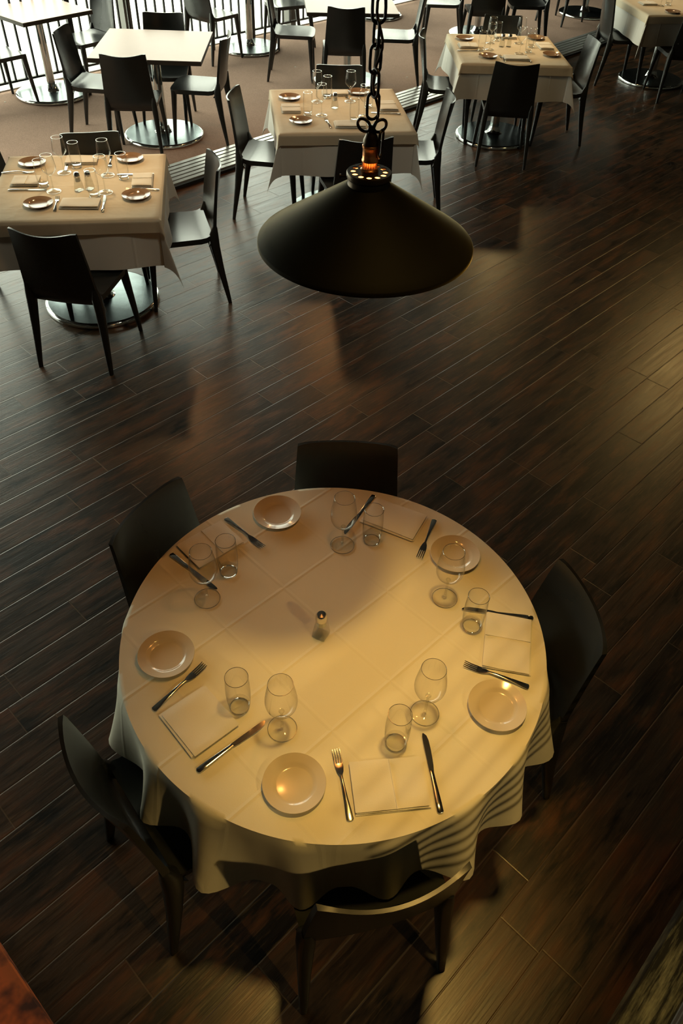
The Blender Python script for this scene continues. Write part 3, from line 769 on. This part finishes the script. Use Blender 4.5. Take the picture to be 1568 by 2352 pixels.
# ------------------------------------------------------------------ settings on the square tables
ZS = 0.7622
SQ = {
 'L': dict(plate=[(-2.03, 4.85, 'left'), (-1.45, 4.99, 'far'), (-1.81, 4.27, 'near'), (-1.29, 4.44, 'right')],
           nap=[(-1.98, 4.57, 8, 'left', .16, .13), (-1.74, 4.93, 9, 'far', .20, .12), (-1.30, 4.66, 99, 'right', .19, .12), (-1.58, 4.30, 6, 'near', .22, .12)],
           wine=[(-1.80, 4.74, 'far'), (-1.78, 4.46, 'left'), (-1.53, 4.73, 'right'), (-1.48, 4.48, 'near')],
           tumb=[(-1.745, 4.83, 'far'), (-1.86, 4.53, 'left'), (-1.42, 4.69, 'right'), (-1.53, 4.42, 'near')],
           sh=[(-1.64, 4.50), (-1.585, 4.525)],
           fork=[((-1.97, 4.72), (-2.17, 4.69), 'left'), ((-1.74, 4.41), (-1.69, 4.17), 'near'), ((-1.37, 4.53), (-1.18, 4.545), 'right'), ((-1.545, 4.84), (-1.58, 5.02), 'far')],
           knife=[((-1.82, 4.475), (-2.05, 4.445), 'left'), ((-1.475, 4.44), (-1.43, 4.21), 'near'), ((-1.48, 4.74), (-1.25, 4.775), 'right'), ((-1.80, 4.78), (-1.835, 4.97), 'far')]),
 'M': dict(plate=[(-0.54, 6.32, 'left'), (-0.42, 5.82, 'near'), (-0.02, 6.52, 'far')],
           nap=[(-0.51, 6.07, 98, 'left', .16, .14), (-0.20, 6.48, 9, 'far', .20, .11), (0.20, 6.23, 100, 'right', .20, .14), (-0.07, 5.80, 8, 'near', .22, .12)],
           wine=[(-0.28, 5.98, 'left'), (-0.33, 6.28, 'far'), (-0.08, 6.32, 'right'), (0.03, 6.00, 'near')],
           tumb=[(-0.38, 5.98, 'left'), (-0.255, 6.38, 'far'), (-0.04, 5.89, 'near'), (0.06, 6.21, 'right')],
           sh=[(-0.19, 6.16)],
           fork=[((-0.25, 5.92), (-0.20, 5.72), 'near'), ((-0.10, 6.37), (-0.13, 6.55), 'far')],
           knife=[((0.045, 5.92), (0.085, 5.70), 'near'), ((0.08, 6.08), (0.30, 6.08), 'right')]),
 'R': dict(plate=[(0.95, 8.25, 'left'), (1.11, 7.69, 'near'), (1.70, 7.83, 'right'), (1.64, 8.38, 'far')],
           nap=[(0.96, 8.00, 5, 'left', .17, .14), (1.36, 7.67, 3, 'near', .22, .12), (1.68, 8.10, 95, 'right', .2, .13), (1.35, 8.38, 3, 'far', .2, .11)],
           wine=[(1.18, 8.15, 'far'), (1.15, 7.93, 'left'), (1.45, 8.18, 'right'), (1.41, 7.84, 'near')],
           tumb=[(1.07, 7.90, 'left'), (1.25, 8.25, 'far'), (1.55, 8.08, 'right'), (1.50, 7.90, 'near')],
           sh=[(1.275, 8.05), (1.34, 8.06)],
           fork=[((1.22, 7.76), (1.25, 7.56), 'near')],
           knife=[((1.06, 7.865), (0.86, 7.84), 'left'), ((1.46, 7.80), (1.48, 7.58), 'near')]),
 'T': dict(plate=[(3.30, 9.70, 'near')], nap=[(3.12, 10.05, 10, 'left', .17, .14)], wine=[(3.25, 10.00, 'left')], tumb=[(3.35, 10.06, 'left')], sh=[], fork=[], knife=[]),
}
for k, dct in SQ.items():
    tn = 'the %s square table' % CTN[k]
    def lab(what, side): return '%s at the %s setting of %s' % (what, side, tn)
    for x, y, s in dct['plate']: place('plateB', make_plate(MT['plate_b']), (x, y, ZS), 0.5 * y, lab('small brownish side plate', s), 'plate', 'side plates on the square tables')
    for i, (x, y, a, s, w, d) in enumerate(dct['nap']):
        o = make_napkin(w, d, 0.020, 20 + 7 * i + len(k))(); o.location = (x, y, ZS); o.rotation_euler = (0, 0, R(a))
        tag(o, lab('folded cream napkin', s), 'napkin', 'napkins on the square tables')
    for x, y, s in dct['wine']: place('wineA', make_wine(BOWL_A), (x, y, ZS), 0, lab('empty angular wine glass', s), 'wine glass', 'wine glasses on the square tables')
    for x, y, s in dct['tumb']: place('tumb', make_tumbler, (x, y, ZS), 0, lab('empty clear water glass', s), 'water glass', 'water glasses on the square tables')
    for i, (x, y) in enumerate(dct['sh']):
        if k == 'M': place('salt', None, (x, y, ZS), 0.2, 'cut glass shaker with chrome cap in the middle of ' + tn, 'salt shaker', 'shakers on the tables')
        elif i == 0: place('salt', None, (x, y, ZS), 0.2, 'cut glass shaker with chrome cap, left one of the pair on ' + tn, 'salt shaker', 'shakers on the tables')
        else: place('pepper', make_shaker(False), (x, y, ZS), 0.5, 'cut glass shaker with chrome cap, right one of the pair on ' + tn, 'pepper shaker', 'shakers on the tables')
    for p, q, s in dct['fork']:
        x, y, a = along(p, q, 0); place('fork', None, (x, y, ZS), a, lab('steel fork', s), 'fork', 'forks on the square tables')
    for p, q, s in dct['knife']:
        x, y, a = along(p, q, 0); place('knife', None, (x, y, ZS), a, lab('steel table knife', s), 'knife', 'knives on the square tables')

# ------------------------------------------------------------------ pendant lamp
LX, LY, LZ = 0.0239, 1.5545, 1.928
lamp = empty('pendant_lamp', (LX, LY, LZ))
tag(lamp, 'large dark cone pendant lamp on a black chain above the round table', 'pendant lamp')
RR = 0.2286
pr_o = [(RR, 0.0), (RR, 0.007), (RR - 0.002, 0.0095)] + [(RR - (RR - 0.0440) * q, 0.0095 + 0.1165 * q) for q in (0.1, 0.3, 0.5, 0.7, 0.85, 1.0)]
pr_i = [(r - 0.0022, z - 0.0022) for r, z in reversed(pr_o[2:])] + [(RR - 0.0022, 0.0)]
sh = MB().lathe(pr_o, 96, mi=0); sh.lathe(pr_i, 96, mi=1); sh.lathe([(RR, 0.0), (RR - 0.0022, 0.0)], 96)
sh.build('lamp_shade', [MT['shade'], MT['shade_in']], lamp, 40)
# collar: a wall and a top plate with twelve real holes
zc0, zc1 = 0.114, 0.150
MB().lathe([(r * 0.925, z) for r, z in ((0.0455, zc0), (0.0480, zc0 + 0.002), (0.0480, zc0 + 0.010), (0.0462, zc0 + 0.013), (0.0455, zc0 + 0.022), (0.0492, zc1 - 0.010), (0.0492, zc1 - 0.002), (0.0475, zc1), (0.0470, zc1 - 0.0015), (0.0440, zc0 + 0.024), (0.0440, zc0))], 64, closed=True).build('collar', MT['bronze'], lamp)
pl = MB(); ri, ro, rh, hr = 0.0162, 0.0442, 0.0325, 0.0060
for lev in (0.0, -0.0016):
    for k in range(12):
        a0 = 2 * pi * k / 12; hw = pi / 12; mseg = 24; outer = []; hole = []
        for i in range(mseg):
            f = 2 * pi * i / mseg; hx, hy = cos(f), sin(f)
            hole.append((rh + hr * hx, hr * 0.95 * hy))
            # boundary of the sector in the same direction from the hole centre
            best = 1e9
            for st in range(1, 400):
                s_ = st * 0.0001; px_, py_ = rh + s_ * hx, s_ * hy; rad = hypot(px_, py_); an = abs(atan2(py_, px_))
                if rad > ro or rad < ri or an > hw: best = s_; break
            outer.append((rh + best * hx, best * hy))
        P = [(x * cos(a0) - y * sin(a0), x * sin(a0) + y * cos(a0), zc1 + lev) for x, y in hole + outer]
        pl.add(P, [(i, (i + 1) % mseg, mseg + (i + 1) % mseg, mseg + i) for i in range(mseg)])
pl.build('perforated_plate', MT['bronze'], lamp, 30)
MB().lathe([(r, z + 0.008) for r, z in ((0.0, 0.140), (0.0175, 0.140), (0.0178, 0.147), (0.0158, 0.149), (0.0152, 0.160), (0.0165, 0.162), (0.0165, 0.165), (0.0152, 0.167), (0.0152, 0.186), (0.0165, 0.188), (0.0165, 0.192), (0.0148, 0.194), (0, 0.194))], 32).build('socket', MT['copper'], lamp)
MB().lathe([(r, z + 0.008) for r, z in ((0.0155, 0.193), (0.0160, 0.197), (0.0150, 0.203), (0.010, 0.213), (0.0055, 0.219), (0.0055, 0.228), (0, 0.229))], 28).build('socket_cap', MT['bronze'], lamp)
MB().tube([(-0.045, 0, 0.138), (-0.056, 0, 0.138)], 0.0022, 8).tube([(-0.056, 0, 0.138), (-0.059, 0, 0.138)], 0.0045, 12).build('thumb_screw', MT['bronze'], lamp)
MB().lathe([(0.0, 0.1445), (0.0395, 0.1435), (0.0400, 0.138), (0.0395, 0.120), (0.038, 0.095), (0.036, 0.07), (0.024, 0.05), (0, 0.044)], 32).build('bulb', MT['bulb'], lamp)
def link_pts(L_, w_, n=20):
    out = []
    for k in range(n):
        a = 2 * pi * k / n; x = w_ / 2 * cos(a); z = w_ / 2 * sin(a) + (L_ / 2 - w_ / 2) * (1 if sin(a) > 0 else -1) * min(1, abs(sin(a)) * 4)
        out.append((x, 0, z))
    return out
def link_mesh(L_, w_, r_): return MB().tube(link_pts(L_, w_), r_, 8, True)
lk = link_mesh(0.047, 0.0235, 0.0029).build('chain_link', MT['iron'], lamp, 60)
zl = 0.270; i = 0; pitch = 0.0395
top_z = HC - LZ
links = []
while zl < top_z - 0.02:
    o = lk if i == 0 else lk.copy()
    if i: COL.objects.link(o); o.parent = lamp
    o.location = (0.0015 * sin(i * 1.7), 0.0015 * cos(i * 2.3), zl); o.rotation_euler = (0.04 * sin(i * 2.1), 0.05 * sin(i * 1.3), R(20 + 90 * (i % 2)) + 0.25 * sin(i))
    zl += pitch; i += 1
# the two side loops that carry the socket cap
for sx in (-1, 1):
    ring = [(0.013 * cos(a), 0, 0.013 * sin(a)) for a in [2 * pi * k / 20 for k in range(20)]]
    o = MB().tube(ring, 0.003, 8, True).build('chain_ring', MT['iron'], lamp, 60); o.location = (sx * 0.0155, 0, 0.236); o.rotation_euler = (0.3, 0, R(25 * sx))
o = MB().tube(link_pts(0.05, 0.022), 0.0028, 8, True).build('hook_link', MT['iron'], lamp, 60); o.location = (0.019, 0.0, 0.203); o.rotation_euler = (0, 0.1, R(70))
cp = [(0.004 + 0.007 * sin(z * 55), 0.006 * cos(z * 55), z) for z in [0.225 + (top_z - 0.225) * k / 160 for k in range(161)]]
MB().tube(cp, 0.0026, 6).build('cord', MT['cord'], lamp, 60)
MB().lathe([(0.0, top_z - 0.03), (0.05, top_z - 0.028), (0.06, top_z - 0.001), (0, top_z - 0.001)], 32).build('ceiling_rose', MT['bronze'], lamp)

# ------------------------------------------------------------------ the orange bench in the lower left corner
bz = 0.44
bn = empty('bench', (0, 0, 0), 0)
# its corner edge, at seat height, runs across the building axis
ex = -E2   # edge direction
p0 = Vector((-0.822, 0.563, 0))
cc_ = p0 - E1 * 0.26 + ex * 0.10
ang = AZ
bn.location = (cc_.x, cc_.y, 0); bn.rotation_euler = (0, 0, ang)
tag(bn, 'orange-red mottled bench corner at the bottom left of the picture', 'bench')
MB().box((0, 0, bz - 0.045), (0.26, 0.50, 0.045), 0, 0, 0.012).build('seat_pad', MT['orange'], bn)
MB().box((0, 0, (bz - 0.092) / 2), (0.235, 0.475, (bz - 0.092) / 2)).build('bench_body', MT['edge'], bn, 0)

# ------------------------------------------------------------------ crumbs on the carpet
def make_scrap():
    mb = MB(); n = 9; mb.loft([[(0.011 * (1 + 0.35 * sin(k * 2.3)) * cos(2 * pi * k / n), 0.007 * (1 + 0.3 * cos(k * 1.9)) * sin(2 * pi * k / n), z) for k in range(n)] for z in (0.0, 0.003)])
    return mb.build('paper_scrap', MT['scrap'], None, 0)
for i, (x, y) in enumerate(((-3.60, 8.30), (-0.78, 9.95), (-1.02, 10.55), (0.55, 11.75), (0.80, 11.65), (2.45, 12.35), (2.42, 11.75), (0.52, 9.75), (0.10, 8.10 + 1.2))):
    place('scrap', make_scrap, (x, y, 0.0062), i * 1.1, 'tiny white scrap lying on the brown carpet', 'scrap', 'tiny white scraps on the brown carpet')
